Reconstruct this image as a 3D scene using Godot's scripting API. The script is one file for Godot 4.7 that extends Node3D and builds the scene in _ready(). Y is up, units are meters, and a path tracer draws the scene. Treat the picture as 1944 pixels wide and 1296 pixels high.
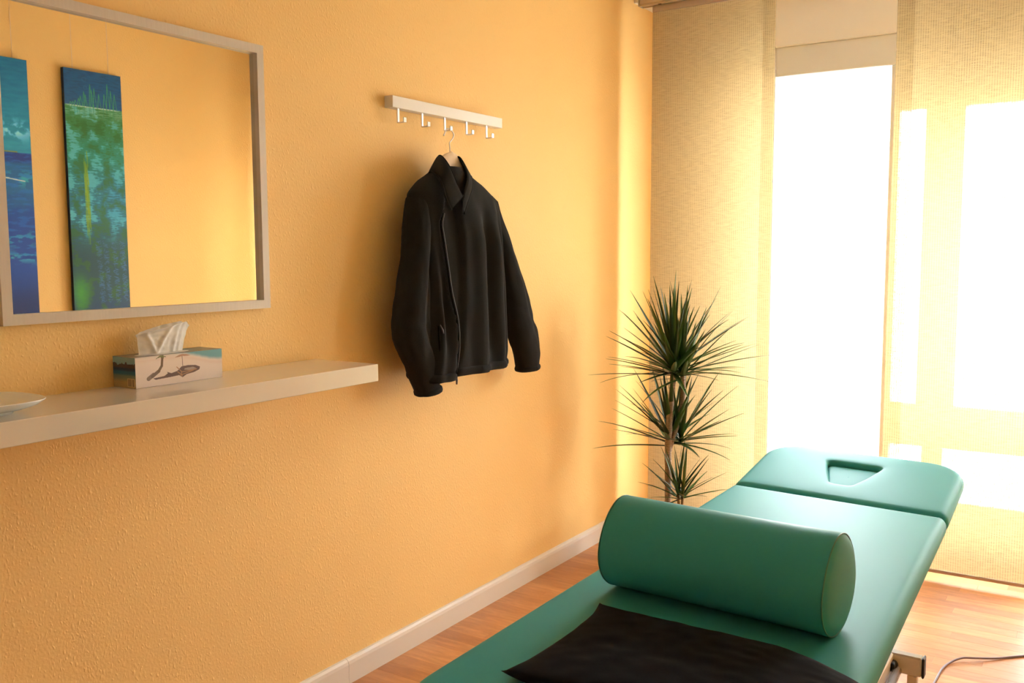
extends Node3D
# A narrow treatment room: the long orange wall is the plane x = 0, the window wall is at z = ZW, y is up.

const ZW := -4.60          # room face of the window wall
const ZB := -4.22          # plane in which the panel blinds hang
const XR := 2.65           # room face of the right wall
const ZN := 1.35           # room face of the rear wall
const CEIL := 2.80

var rng := RandomNumberGenerator.new()
var M := {}

func _ready() -> void:
	rng.seed = 7
	make_camera_and_light()
	make_materials()
	make_room()
	make_window()
	make_floor()
	make_table()
	make_jacket()
	make_plant()
	make_blinds()
	make_mirror()
	make_paintings()
	make_shelf()
	make_coat_rack()
	make_cushions()
	make_small_things()

func make_camera_and_light() -> void:
	var cam := Camera3D.new()
	cam.name = "camera"
	var yaw := 0.5747
	var pitch := 0.0969
	var roll := -0.004
	var fw := Vector3(-sin(yaw) * cos(pitch), -sin(pitch), -cos(yaw) * cos(pitch))
	var rt := Vector3(cos(yaw), 0, -sin(yaw))
	var up := rt.cross(fw)
	var r2 := rt * cos(roll) + up * sin(roll)
	var u2 := -rt * sin(roll) + up * cos(roll)
	cam.transform = Transform3D(Basis(r2, u2, -fw), Vector3(2.05, 1.408, 0.0))
	cam.fov = rad_to_deg(2.0 * atan(648.0 / 1760.0))
	cam.near = 0.02
	cam.far = 200.0
	add_child(cam)
	cam.current = true
	var env := Environment.new()
	env.background_mode = Environment.BG_SKY
	var sky := Sky.new()
	var sm := ProceduralSkyMaterial.new()
	sm.sky_top_color = Color(0.90, 0.95, 1.0)
	sm.sky_horizon_color = Color(1.0, 0.99, 0.96)
	sm.ground_bottom_color = Color(0.80, 0.78, 0.74)
	sm.ground_horizon_color = Color(0.92, 0.90, 0.86)
	sm.sky_curve = 0.3
	sm.sun_angle_max = 2.0
	sky.sky_material = sm
	env.sky = sky
	env.background_energy_multiplier = 29.5
	env.tonemap_mode = Environment.TONE_MAPPER_LINEAR
	env.tonemap_exposure = 1.0
	env.sdfgi_enabled = true
	env.ssao_enabled = true
	env.ssil_enabled = true
	var we := WorldEnvironment.new()
	we.name = "world_environment"
	we.environment = env
	add_child(we)

# ------------------------------------------------------------------ helpers

func surf(smooth := true) -> SurfaceTool:
	var st := SurfaceTool.new()
	st.begin(Mesh.PRIMITIVE_TRIANGLES)
	st.set_smooth_group(0 if smooth else -1)
	return st

func done(st: SurfaceTool) -> ArrayMesh:
	st.generate_normals()
	return st.commit()

func put(parent: Node, called: String, mesh: Mesh, m: Material) -> MeshInstance3D:
	var o := MeshInstance3D.new()
	o.name = called
	o.mesh = mesh
	o.material_override = m
	o.cast_shadow = GeometryInstance3D.SHADOW_CASTING_SETTING_ON
	parent.add_child(o, true)
	return o

func tag(o: Node, label: String, category: String, group := "") -> Node:
	o.set_meta("label", label)
	o.set_meta("category", category)
	if group != "":
		o.set_meta("group", group)
	return o

func thing(called: String, at: Vector3, label: String, category: String, group := "") -> Node3D:
	var o := Node3D.new()
	o.name = called
	o.position = at
	add_child(o, true)
	tag(o, label, category, group)
	return o

func struct(called: String, mesh: Mesh, m: Material) -> MeshInstance3D:
	var o := put(self, called, mesh, m)
	o.set_meta("kind", "structure")
	return o

# a, b, c counted anticlockwise seen from outside
func tri(st: SurfaceTool, a: Vector3, b: Vector3, c: Vector3) -> void:
	st.add_vertex(a)
	st.add_vertex(c)
	st.add_vertex(b)

func poly_out(st: SurfaceTool, pts: Array, centre: Vector3) -> void:
	var mid := Vector3.ZERO
	for p in pts:
		mid += p
	mid /= pts.size()
	var n := Vector3.ZERO
	for i in pts.size():
		n += (pts[i] - mid).cross(pts[(i + 1) % pts.size()] - mid)
	var q := pts.duplicate()
	if n.dot(mid - centre) < 0.0:
		q.reverse()
	for i in range(1, q.size() - 1):
		tri(st, q[0], q[i], q[i + 1])

# a box with chamfered edges, added to st
func bevel_box(st: SurfaceTool, c: Vector3, size: Vector3, b: float, basis := Basis.IDENTITY) -> void:
	var h := size / 2.0
	b = minf(b, minf(h.x, minf(h.y, h.z)) * 0.95)
	var v := func(sx, sy, sz, axis):
		var p := Vector3(sx * (h.x - b), sy * (h.y - b), sz * (h.z - b))
		p[axis] = [sx, sy, sz][axis] * h[axis]
		return c + basis * p
	for s in [-1, 1]:
		poly_out(st, [v.call(s, -1, -1, 0), v.call(s, 1, -1, 0), v.call(s, 1, 1, 0), v.call(s, -1, 1, 0)], c)
		poly_out(st, [v.call(-1, s, -1, 1), v.call(1, s, -1, 1), v.call(1, s, 1, 1), v.call(-1, s, 1, 1)], c)
		poly_out(st, [v.call(-1, -1, s, 2), v.call(1, -1, s, 2), v.call(1, 1, s, 2), v.call(-1, 1, s, 2)], c)
		for t in [-1, 1]:
			poly_out(st, [v.call(-1, s, t, 1), v.call(1, s, t, 1), v.call(1, s, t, 2), v.call(-1, s, t, 2)], c)
			poly_out(st, [v.call(s, -1, t, 0), v.call(s, 1, t, 0), v.call(s, 1, t, 2), v.call(s, -1, t, 2)], c)
			poly_out(st, [v.call(s, t, -1, 0), v.call(s, t, 1, 0), v.call(s, t, 1, 1), v.call(s, t, -1, 1)], c)
			for u in [-1, 1]:
				poly_out(st, [v.call(s, t, u, 0), v.call(s, t, u, 1), v.call(s, t, u, 2)], c)

func box_mesh(c: Vector3, size: Vector3, b := 0.002, basis := Basis.IDENTITY) -> ArrayMesh:
	var st := surf(false)
	bevel_box(st, c, size, b, basis)
	return done(st)

# box between two corners
func span(a: Vector3, b: Vector3, bevel := 0.0015) -> ArrayMesh:
	return box_mesh((a + b) / 2.0, (b - a).abs(), bevel)

# rows[i][j]: points; the surface's outside is where (next column) x (next row) points
func grid(st: SurfaceTool, rows: Array, wrap := false, uv := false, flip := false) -> void:
	var nr := rows.size()
	var nc: int = rows[0].size()
	for i in nr:
		for j in nc + (1 if wrap else 0):
			if uv:
				st.set_uv(Vector2(float(j) / (nc if wrap else nc - 1), 1.0 - float(i) / (nr - 1)))
			st.add_vertex(rows[i][j % nc])
	var w := nc + (1 if wrap else 0)
	var base: int = st.get_meta("count", 0)
	st.set_meta("count", base + nr * w)
	for i in nr - 1:
		for j in w - 1:
			var a := base + i * w + j
			var q := [a, a + w, a + 1, a + 1, a + w, a + w + 1]
			if flip:
				q = [a, a + 1, a + w, a + 1, a + w + 1, a + w]
			for k in q:
				st.add_index(k)

func grid_mesh(rows: Array, wrap := false, uv := false, flip := false) -> ArrayMesh:
	var st := surf()
	grid(st, rows, wrap, uv, flip)
	if wrap and not uv:
		pass
	st.generate_normals()
	return st.commit()

func smooth_path(pts: Array, n: int) -> Array:
	var out := []
	var k := pts.size()
	for i in k - 1:
		var p0: Vector3 = pts[maxi(i - 1, 0)]
		var p1: Vector3 = pts[i]
		var p2: Vector3 = pts[i + 1]
		var p3: Vector3 = pts[mini(i + 2, k - 1)]
		for j in n:
			out.append(p1.cubic_interpolate(p2, p0, p3, float(j) / n))
	out.append(pts[k - 1])
	return out

# r: a number or an array of radii, one for each point
func tube(path: Array, r, sides := 10, caps := true, flat_dir := Vector3.ZERO, flat := 1.0) -> ArrayMesh:
	var st := surf()
	tube_into(st, path, r, sides, caps, flat_dir, flat)
	st.generate_normals()
	return st.commit()

func tube_into(st: SurfaceTool, path: Array, r, sides := 10, caps := true, flat_dir := Vector3.ZERO, flat := 1.0) -> void:
	var rows := []
	var n := Vector3.ZERO
	for i in path.size():
		var t: Vector3 = (path[mini(i + 1, path.size() - 1)] - path[maxi(i - 1, 0)]).normalized()
		if flat_dir != Vector3.ZERO:
			n = (flat_dir - t * flat_dir.dot(t)).normalized()
		elif i == 0:
			n = t.cross(Vector3.UP if absf(t.y) < 0.9 else Vector3.RIGHT).normalized()
		else:
			n = (n - t * n.dot(t)).normalized()
		var b := t.cross(n)
		var rad: float = r[i] if r is Array or r is PackedFloat32Array else r
		var ring := []
		for k in sides:
			var a := TAU * k / sides
			ring.append(path[i] + n * cos(a) * rad * flat + b * sin(a) * rad)
		rows.append(ring)
	if caps:
		var c0 := []
		var c1 := []
		for k in sides:
			c0.append(path[0].lerp(rows[0][k], 0.02))
			c1.append(path[path.size() - 1].lerp(rows[rows.size() - 1][k], 0.02))
		rows.push_front(c0)
		rows.push_back(c1)
	grid(st, rows, true)

# profile: Array of Vector2(radius, height), from below upwards on the outside
func lathe(profile: Array, sides := 48) -> ArrayMesh:
	var rows := []
	for p in profile:
		var ring := []
		for k in sides:
			var a := -TAU * k / sides
			ring.append(Vector3(p.x * cos(a), p.y, p.x * sin(a)))
		rows.append(ring)
	return grid_mesh(rows, true)

func curve(table: Array, y: float) -> Array:   # rows [y, ...] with y falling; linear between
	if y >= table[0][0]:
		return table[0]
	for i in table.size() - 1:
		if y >= table[i + 1][0]:
			var f: float = (table[i][0] - y) / (table[i][0] - table[i + 1][0])
			var a := []
			for k in table[i].size():
				var p0: float = table[maxi(i - 1, 0)][k]
				var p3: float = table[mini(i + 2, table.size() - 1)][k]
				a.append(lerpf(cubic_interpolate(table[i][k], table[i + 1][k], p0, p3, f), lerpf(table[i][k], table[i + 1][k], f), 0.5))
			a[0] = y
			return a
	return table[table.size() - 1]

func bump(x: float, c: float, w: float) -> float:
	return exp(-(x - c) * (x - c) / (w * w))

func sstep(a: float, b: float, x: float) -> float:
	return smoothstep(a, b, x)

func noise(s: int, f: float, oct := 3) -> FastNoiseLite:
	var n := FastNoiseLite.new()
	n.seed = s
	n.frequency = f
	n.noise_type = FastNoiseLite.TYPE_SIMPLEX_SMOOTH
	n.fractal_octaves = oct
	return n

func tex(im: Image) -> ImageTexture:
	return ImageTexture.create_from_image(im)

func plain(c: Color, rough: float, metal := 0.0, spec := 0.5) -> StandardMaterial3D:
	var m := StandardMaterial3D.new()
	m.albedo_color = c
	m.roughness = rough
	m.metallic = metal
	m.metallic_specular = spec
	return m

func triplanar(m: StandardMaterial3D, scale: Vector3) -> StandardMaterial3D:
	m.uv1_triplanar = true
	m.uv1_world_triplanar = true
	m.uv1_scale = scale
	return m

func noise_image(w: int, h: int, fx: float, fy: float, s: int, lo: float, hi: float, oct := 4) -> Image:
	# seamless grey noise: blends the noise with itself at the borders
	var im := Image.create(w, h, false, Image.FORMAT_L8)
	var n := noise(s, 1.0, oct)
	for y in h:
		for x in w:
			var u := float(x) / w
			var v := float(y) / h
			var a := lerpf(n.get_noise_2d(u * fx, v * fy), n.get_noise_2d((u - 1.0) * fx, v * fy), u)
			var b := lerpf(n.get_noise_2d(u * fx, (v - 1.0) * fy), n.get_noise_2d((u - 1.0) * fx, (v - 1.0) * fy), u)
			var g := clampf(lerpf(a, b, v) * 0.9 + 0.5, 0.0, 1.0)
			g = lerpf(lo, hi, g)
			im.set_pixel(x, y, Color(g, g, g))
	return im

func add_relief(m: StandardMaterial3D, im: Image, strength: float) -> void:
	m.heightmap_enabled = true
	m.heightmap_texture = tex(im)
	m.heightmap_scale = strength

# ---------------------------------------------------------------- materials

func make_materials() -> void:
	# woodchip wallpaper: grains of chip under the paint
	var wc := Image.create(768, 768, false, Image.FORMAT_RF)
	wc.fill(Color(0.3, 0, 0))
	var n1 := noise_image(256, 256, 26.0, 22.0, 3, 0.0, 1.0)
	for y in 768:
		for x in 768:
			wc.set_pixel(x, y, Color(0.25 + 0.30 * n1.get_pixel(x % 256, y % 256).r, 0, 0))
	for i in 3000:
		var cx := rng.randi_range(0, 767)
		var cy := rng.randi_range(0, 767)
		var rx := rng.randf_range(1.2, 2.6)
		var ry := rng.randf_range(1.8, 5.0)
		if rng.randf() < 0.12:
			rx *= 1.35
			ry *= 1.35
		var hh := rng.randf_range(0.10, 0.42)
		var lean := rng.randf_range(-0.35, 0.35)
		for dy in range(-int(ry * 1.6) - 1, int(ry * 1.6) + 2):
			for dx in range(-int(rx * 2.0) - 2, int(rx * 2.0) + 3):
				var q := Vector2((dx - dy * lean) / rx, dy / ry).length()
				if q < 1.5:
					var px := posmod(cx + dx, 768)
					var py := posmod(cy + dy, 768)
					var g := wc.get_pixel(px, py).r + hh * (1.0 - sstep(0.2, 1.5, q))
					wc.set_pixel(px, py, Color(minf(g, 1.0), 0, 0))
	M.wall = triplanar(plain(Color(0.98, 0.815, 0.53), 0.62, 0.0, 0.35), Vector3(1.3, 1.3, 1.3))
	add_relief(M.wall, wc, 0.16)
	M.window_wall = plain(Color(0.97, 0.95, 0.92), 0.8, 0.0, 0.3)
	M.ceiling = plain(Color(0.95, 0.93, 0.88), 0.9, 0.0, 0.2)
	M.skirting = plain(Color(0.90, 0.86, 0.80), 0.35)
	M.white_lacquer = plain(Color(0.90, 0.86, 0.79), 0.06, 0.0, 0.65)
	M.rack_white = plain(Color(0.93, 0.91, 0.87), 0.4)
	M.pvc = plain(Color(0.93, 0.93, 0.93), 0.35)
	M.ground = plain(Color(0.80, 0.79, 0.76), 0.9)
	M.glass = plain(Color(1, 1, 1, 0.04), 0.0)
	M.glass.transparency = BaseMaterial3D.TRANSPARENCY_ALPHA
	M.mirror = plain(Color(0.93, 0.93, 0.91), 0.01, 1.0)
	var frame_grain := noise_image(256, 256, 60.0, 3.0, 12, 0.97, 1.0)
	M.frame = plain(Color(0.86, 0.81, 0.74), 0.38, 0.0, 0.5)
	M.frame.albedo_texture = tex(frame_grain)
	triplanar(M.frame, Vector3(3, 3, 3))
	M.chrome = plain(Color(0.90, 0.90, 0.93), 0.18, 0.6)
	M.satin_metal = plain(Color(0.90, 0.885, 0.91), 0.36, 0.45)
	M.bright_tip = plain(Color(0.97, 0.97, 0.98), 0.22, 0.25)
	M.rail = plain(Color(0.78, 0.72, 0.62), 0.35, 0.4)
	M.bar = plain(Color(0.72, 0.66, 0.62), 0.4, 0.3)
	# green upholstery
	M.vinyl = plain(Color(0.25, 0.61, 0.60), 0.53, 0.0, 0.27)
	triplanar(M.vinyl, Vector3(9, 9, 9))
	add_relief(M.vinyl, noise_image(256, 256, 70.0, 70.0, 21, 0.0, 1.0), 0.012)
	M.vinyl_pipe = plain(Color(0.25, 0.52, 0.46), 0.45)
	# dark cotton of the cushion and the fleece
	M.black_cloth = plain(Color(0.075, 0.084, 0.112), 0.9, 0.0, 0.25)
	triplanar(M.black_cloth, Vector3(6, 6, 6))
	add_relief(M.black_cloth, noise_image(256, 256, 90.0, 40.0, 22, 0.0, 1.0), 0.03)
	M.fleece = plain(Color(0.190, 0.190, 0.186), 1.0, 0.0, 0.15)
	M.fleece.rim_enabled = true
	M.fleece.rim = 0.25
	triplanar(M.fleece, Vector3(7, 7, 7))
	var fl := noise_image(256, 256, 60.0, 60.0, 23, 0.0, 1.0)
	add_relief(M.fleece, fl, 0.05)
	M.fleece.albedo_texture = tex(noise_image(256, 256, 50.0, 50.0, 24, 0.72, 1.0))
	M.fleece_lining = plain(Color(0.085, 0.08, 0.065), 1.0, 0.0, 0.1)
	M.zip = plain(Color(0.30, 0.30, 0.31), 0.5, 0.3)
	M.black_plastic = plain(Color(0.05, 0.05, 0.05), 0.45)
	M.hanger_wood = plain(Color(0.96, 0.87, 0.75), 0.35)
	M.porcelain = plain(Color(0.96, 0.97, 0.96), 0.06, 0.0, 0.6)
	M.cream_metal = plain(Color(0.94, 0.91, 0.87), 0.25)
	M.cable = plain(Color(0.50, 0.42, 0.45), 0.5)
	M.tissue = plain(Color(0.97, 0.96, 0.94), 0.9, 0.0, 0.2)
	M.tissue.backlight_enabled = true
	M.tissue.backlight = Color(0.6, 0.6, 0.6)
	M.bark = plain(Color(0.84, 0.72, 0.60), 0.85)
	M.bark.albedo_texture = tex(noise_image(128, 256, 8.0, 40.0, 31, 0.45, 1.0))
	triplanar(M.bark, Vector3(6, 6, 6))
	M.leaf_stem = plain(Color(0.52, 0.42, 0.26), 0.7)
	M.pot = plain(Color(0.80, 0.76, 0.70), 0.4)
	M.soil = plain(Color(0.14, 0.10, 0.07), 1.0)
	M.leaves = []
	for c in [Color(0.16, 0.27, 0.09), Color(0.20, 0.33, 0.10), Color(0.13, 0.23, 0.09), Color(0.27, 0.38, 0.13)]:
		var m := plain(c, 0.38, 0.0, 0.5)
		m.backlight_enabled = true
		m.backlight = Color(0.12, 0.22, 0.03)
		M.leaves.append(m)
	# laminate: one grain picture, several tones
	var gi := Image.create(512, 256, false, Image.FORMAT_RGB8)
	var ga := noise_image(512, 256, 5.0, 34.0, 41, 0.0, 1.0)
	var gb := noise_image(512, 256, 24.0, 160.0, 42, 0.0, 1.0, 2)
	for y in 256:
		for x in 512:
			var g := 0.88 + 0.12 * ga.get_pixel(x, y).r + 0.05 * (gb.get_pixel(x, y).r - 0.5)
			gi.set_pixel(x, y, Color(g, g * lerpf(0.97, 1.0, ga.get_pixel(x, y).r), g * lerpf(0.93, 1.0, ga.get_pixel(x, y).r)))
	var gt := tex(gi)
	M.planks = []
	for c in [Color(0.85, 0.60, 0.38), Color(0.82, 0.57, 0.35), Color(0.88, 0.63, 0.40), Color(0.79, 0.54, 0.33), Color(0.84, 0.59, 0.37)]:
		var m := plain(c, 0.33, 0.0, 0.45)
		m.albedo_texture = gt
		triplanar(m, Vector3(1.1, 1.1, 1.1))
		m.uv1_offset = Vector3(M.planks.size() * 0.37, 0, M.planks.size() * 0.21)
		M.planks.append(m)
	# woven blind: flat paper yarn across, thin threads down, with small gaps between
	var bi := Image.create(512, 2048, false, Image.FORMAT_RGBA8)
	var na := noise(51, 1.0, 3)
	var nb := noise(52, 1.0, 2)
	var nc := noise(53, 1.0, 2)
	for y in 2048:
		for x in 512:
			var yy := y + 2.5 * nc.get_noise_2d(x * 0.02, y * 0.012)
			var streak := na.get_noise_2d(x * 0.018, yy * 0.30)
			var fine := nb.get_noise_2d(x * 0.03, yy * 0.55)
			var warp := 0.0 if posmod(x, 8) < 2 else 1.0
			var a := 0.80 - 0.20 * fine - 0.14 * streak
			if posmod(x, 8) in [3, 6]:
				a -= 0.08
			if warp == 0.0:
				a = maxf(a, 0.90)
			var g := 0.95 + 0.15 * streak + 0.09 * fine - (0.17 if warp == 0.0 else 0.0)
			bi.set_pixel(x, y, Color(0.76 * g, 0.66 * g, 0.475 * g, clampf(a + 0.06, 0.4, 0.99)))
	M.blind = plain(Color.WHITE, 0.9, 0.0, 0.2)
	M.blind.albedo_texture = tex(bi)
	M.blind.transparency = BaseMaterial3D.TRANSPARENCY_ALPHA
	M.blind.cull_mode = BaseMaterial3D.CULL_DISABLED
	M.blind.backlight_enabled = true
	M.blind.backlight = Color(1.0, 1.0, 1.0)
	M.blind_hem = M.blind.duplicate()
	M.blind_hem.albedo_color = Color(1, 1, 1, 0.45)

# ---------------------------------------------------------------- the room

func make_room() -> void:
	var t := 0.30
	struct("wall_left", span(Vector3(-t, 0, ZW - t), Vector3(0, CEIL, ZN + t), 0.0005), M.wall)
	struct("wall_right", span(Vector3(XR, 0, ZW - t), Vector3(XR + t, CEIL, ZN + t), 0.0005), M.wall)
	struct("wall_rear", span(Vector3(0, 0, ZN), Vector3(XR, CEIL, ZN + t), 0.0005), M.window_wall)
	struct("ceiling", span(Vector3(-t, CEIL, ZW - t), Vector3(XR + t, CEIL + 0.25, ZN + t), 0.0005), M.ceiling)
	# the wall round the window opening, x 0.555 .. 2.56, up to 2.395
	var st := surf(false)
	for b in [[Vector3(0, 0, ZW - t), Vector3(0.555, CEIL, ZW)], [Vector3(2.56, 0, ZW - t), Vector3(XR, CEIL, ZW)], [Vector3(0.555, 2.395, ZW - t), Vector3(2.56, CEIL, ZW)]]:
		bevel_box(st, (b[0] + b[1]) / 2.0, b[1] - b[0], 0.0005)
	struct("wall_window", done(st), M.window_wall)
	struct("trim_1", span(Vector3(0, 2.622, ZW), Vector3(XR, CEIL, -4.285), 0.0005), M.window_wall).set_meta("label", "downstand beam before the window, above the blind rail")
	# skirting: two lengths along the left wall with a visible butt joint, one each elsewhere
	for seg in [["baseboard_left", ZN, -2.152], ["baseboard_left", -2.1535, ZW]]:
		var prof := [Vector2(0, 0.0), Vector2(0.016, 0.0), Vector2(0.016, 0.066), Vector2(0.0135, 0.076), Vector2(0.007, 0.083), Vector2(0, 0.0845)]
		struct(seg[0], extrude_z(prof, seg[1], seg[2]), M.skirting)
	struct("baseboard_window", span(Vector3(0.016, 0, ZW), Vector3(0.555, 0.084, ZW + 0.014), 0.004), M.skirting)
	struct("baseboard_right", span(Vector3(XR - 0.014, 0, ZW), Vector3(XR, 0.084, ZN), 0.004), M.skirting)
	struct("baseboard_rear", span(Vector3(0.016, 0, ZN - 0.014), Vector3(XR - 0.014, 0.084, ZN), 0.004), M.skirting)

func extrude_z(prof: Array, z0: float, z1: float) -> ArrayMesh:
	var st := surf(false)
	var mid := Vector3(0.007, 0.04, (z0 + z1) / 2.0)
	for i in prof.size():
		var a: Vector2 = prof[i]
		var b: Vector2 = prof[(i + 1) % prof.size()]
		poly_out(st, [Vector3(a.x, a.y, z0), Vector3(b.x, b.y, z0), Vector3(b.x, b.y, z1), Vector3(a.x, a.y, z1)], mid)
	for z in [z0, z1]:
		var cap := []
		for p in prof:
			cap.append(Vector3(p.x, p.y, z))
		poly_out(st, cap, mid)
	return done(st)

func make_window() -> void:
	var w := Node3D.new()
	w.name = "window_1"
	w.set_meta("kind", "structure")
	w.position = Vector3(0, 0, ZW - 0.02)
	add_child(w)
	var d := 0.065
	var bars := [
		# name, x0, x1, y0, y1
		["frame", 0.555, 0.610, -0.0105, 2.395], ["frame", 0.610, 2.56, 2.253, 2.395],
		["frame", 0.610, 1.146, -0.0105, 0.10], ["mullion", 1.146, 1.19, -0.0105, 2.253],
		["frame", 1.19, 2.56, 2.045, 2.253], ["mullion", 1.3015, 1.464, 0.6925, 2.045],
		["transom", 1.19, 2.56, 0.493, 0.6925], ["mullion", 1.336, 1.426, 0.247, 0.493],
		["frame", 1.19, 2.56, -0.0105, 0.247], ["frame", 2.50, 2.56, 0.247, 0.493], ["frame", 2.50, 2.56, 0.6925, 2.045],
	]
	for b in bars:
		put(w, b[0], span(Vector3(b[1], b[3], -d), Vector3(b[2], b[4], 0), 0.004), M.pvc)
	for p in [[0.610, 1.146, 0.10, 2.253], [1.19, 1.3015, 0.6925, 2.045], [1.464, 2.50, 0.6925, 2.045], [1.19, 1.336, 0.247, 0.493], [1.426, 2.50, 0.247, 0.493]]:
		put(w, "pane", span(Vector3(p[0] - 0.004, p[2] - 0.004, -0.036), Vector3(p[1] + 0.004, p[3] + 0.004, -0.030), 0.0005), M.glass)
	# the paved ground outside
	struct("ground", span(Vector3(-9, -0.35, -22.0), Vector3(12, -0.12, ZW - 0.30), 0.002), M.ground)

func make_floor() -> void:
	var f := struct("floor", span(Vector3(-0.3, -0.12, ZW - 0.30), Vector3(XR + 0.3, -0.011, ZN + 0.3), 0.001), M.planks[1])
	f.set_meta("label", "laminate floor in warm beech strips running from the orange wall")
	var pitch := 0.0655
	var z := -2.4845 + pitch * 19
	var row := 0
	while z > ZW + 0.001:
		var z1 := maxf(z - pitch, ZW)
		var x := 0.0
		var first := true
		while x < XR - 0.001:
			var l := rng.randf_range(0.38, 0.72)
			if first:
				l *= rng.randf_range(0.25, 1.0)
				first = false
			if XR - x - l < 0.12:
				l = XR - x
			put(f, "plank", span(Vector3(x + 0.0001, -0.011, z1 + 0.0001), Vector3(x + l - 0.0001, rng.randf_range(-0.0001, 0.0), z - 0.0001), 0.0003), M.planks[rng.randi_range(0, 4)])
			x += l
		z = z1
		row += 1
	# behind the camera: long boards
	var zz := -2.4845 + pitch * 19
	while zz < ZN:
		var zn := minf(zz + 0.1965, ZN)
		put(f, "plank", span(Vector3(0, -0.011, zz + 0.0003), Vector3(XR, 0, zn - 0.0003), 0.0007), M.planks[rng.randi_range(0, 4)])
		zz = zn

# --------------------------------------------------------- treatment table

# slab with rounded edges over a rounded rectangle; place turns (a, b, h) into a point, a and b in -1..1 of the half sizes
func pad(ha: float, hb: float, thick: float, edge: float, corners: Array, place: Callable) -> ArrayMesh:
	var rows := []
	var steps := []
	for k in 7:   # lower edge, from inside outwards
		var t := PI / 2 * k / 6.0
		steps.append([edge * (1.0 - sin(t)), edge * (1.0 - cos(t))])
	for k in 9:   # upper edge
		var t := PI / 2 * k / 8.0
		steps.append([edge * (1.0 - cos(t)), thick - edge + edge * sin(t)])
	steps.append([edge * 1.6, thick + 0.0004])
	steps.append([edge * 2.6, thick + 0.0009])
	for s in steps:
		rows.append(outline(ha, hb, corners, s[0], s[1], place))
	for k in [0.6, 0.3, 0.02]:
		var ring := []
		for p in outline_ab(ha, hb, corners, edge * 2.6):
			ring.append(place.call(p.x * k, p.y * k, thick + 0.0012))
		rows.append(ring)
	var low := []
	for p in outline_ab(ha, hb, corners, edge):
		low.append(place.call(p.x * 0.02, p.y * 0.02, 0.0))
	rows.push_front(low)
	return grid_mesh(rows, true)

func outline_ab(ha: float, hb: float, corners: Array, inset: float) -> Array:
	var out := []
	var cs := [[1, -1], [1, 1], [-1, 1], [-1, -1]]
	for k in 4:
		var r: float = maxf(corners[k] - inset, 0.004)
		var c := Vector2(cs[k][0] * (ha - inset - r), cs[k][1] * (hb - inset - r))
		for i in 9:
			var a := -PI / 2 + PI / 2 * k + PI / 2 * i / 8.0
			out.append(c + Vector2(cos(a), sin(a)) * r)
		# points along the side to the next corner
		var kn := (k + 1) % 4
		var rn: float = maxf(corners[kn] - inset, 0.004)
		var a1 := -PI / 2 + PI / 2 * (k + 1)
		var p := c + Vector2(cos(a1), sin(a1)) * r
		var q := Vector2(cs[kn][0] * (ha - inset - rn), cs[kn][1] * (hb - inset - rn)) + Vector2(cos(a1), sin(a1)) * rn
		for i in range(1, 12):
			out.append(p.lerp(q, i / 12.0))
	return out

func outline(ha: float, hb: float, corners: Array, inset: float, h: float, place: Callable) -> Array:
	var ring := []
	for p in outline_ab(ha, hb, corners, inset):
		ring.append(place.call(p.x, p.y, h))
	return ring

func table_left(z: float) -> float:
	return 0.992 + 0.0 * z
func table_right(z: float) -> float:
	return lerpf(1.672, 1.712, clampf((z + 3.0) / 1.3, 0.0, 1.6))

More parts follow.
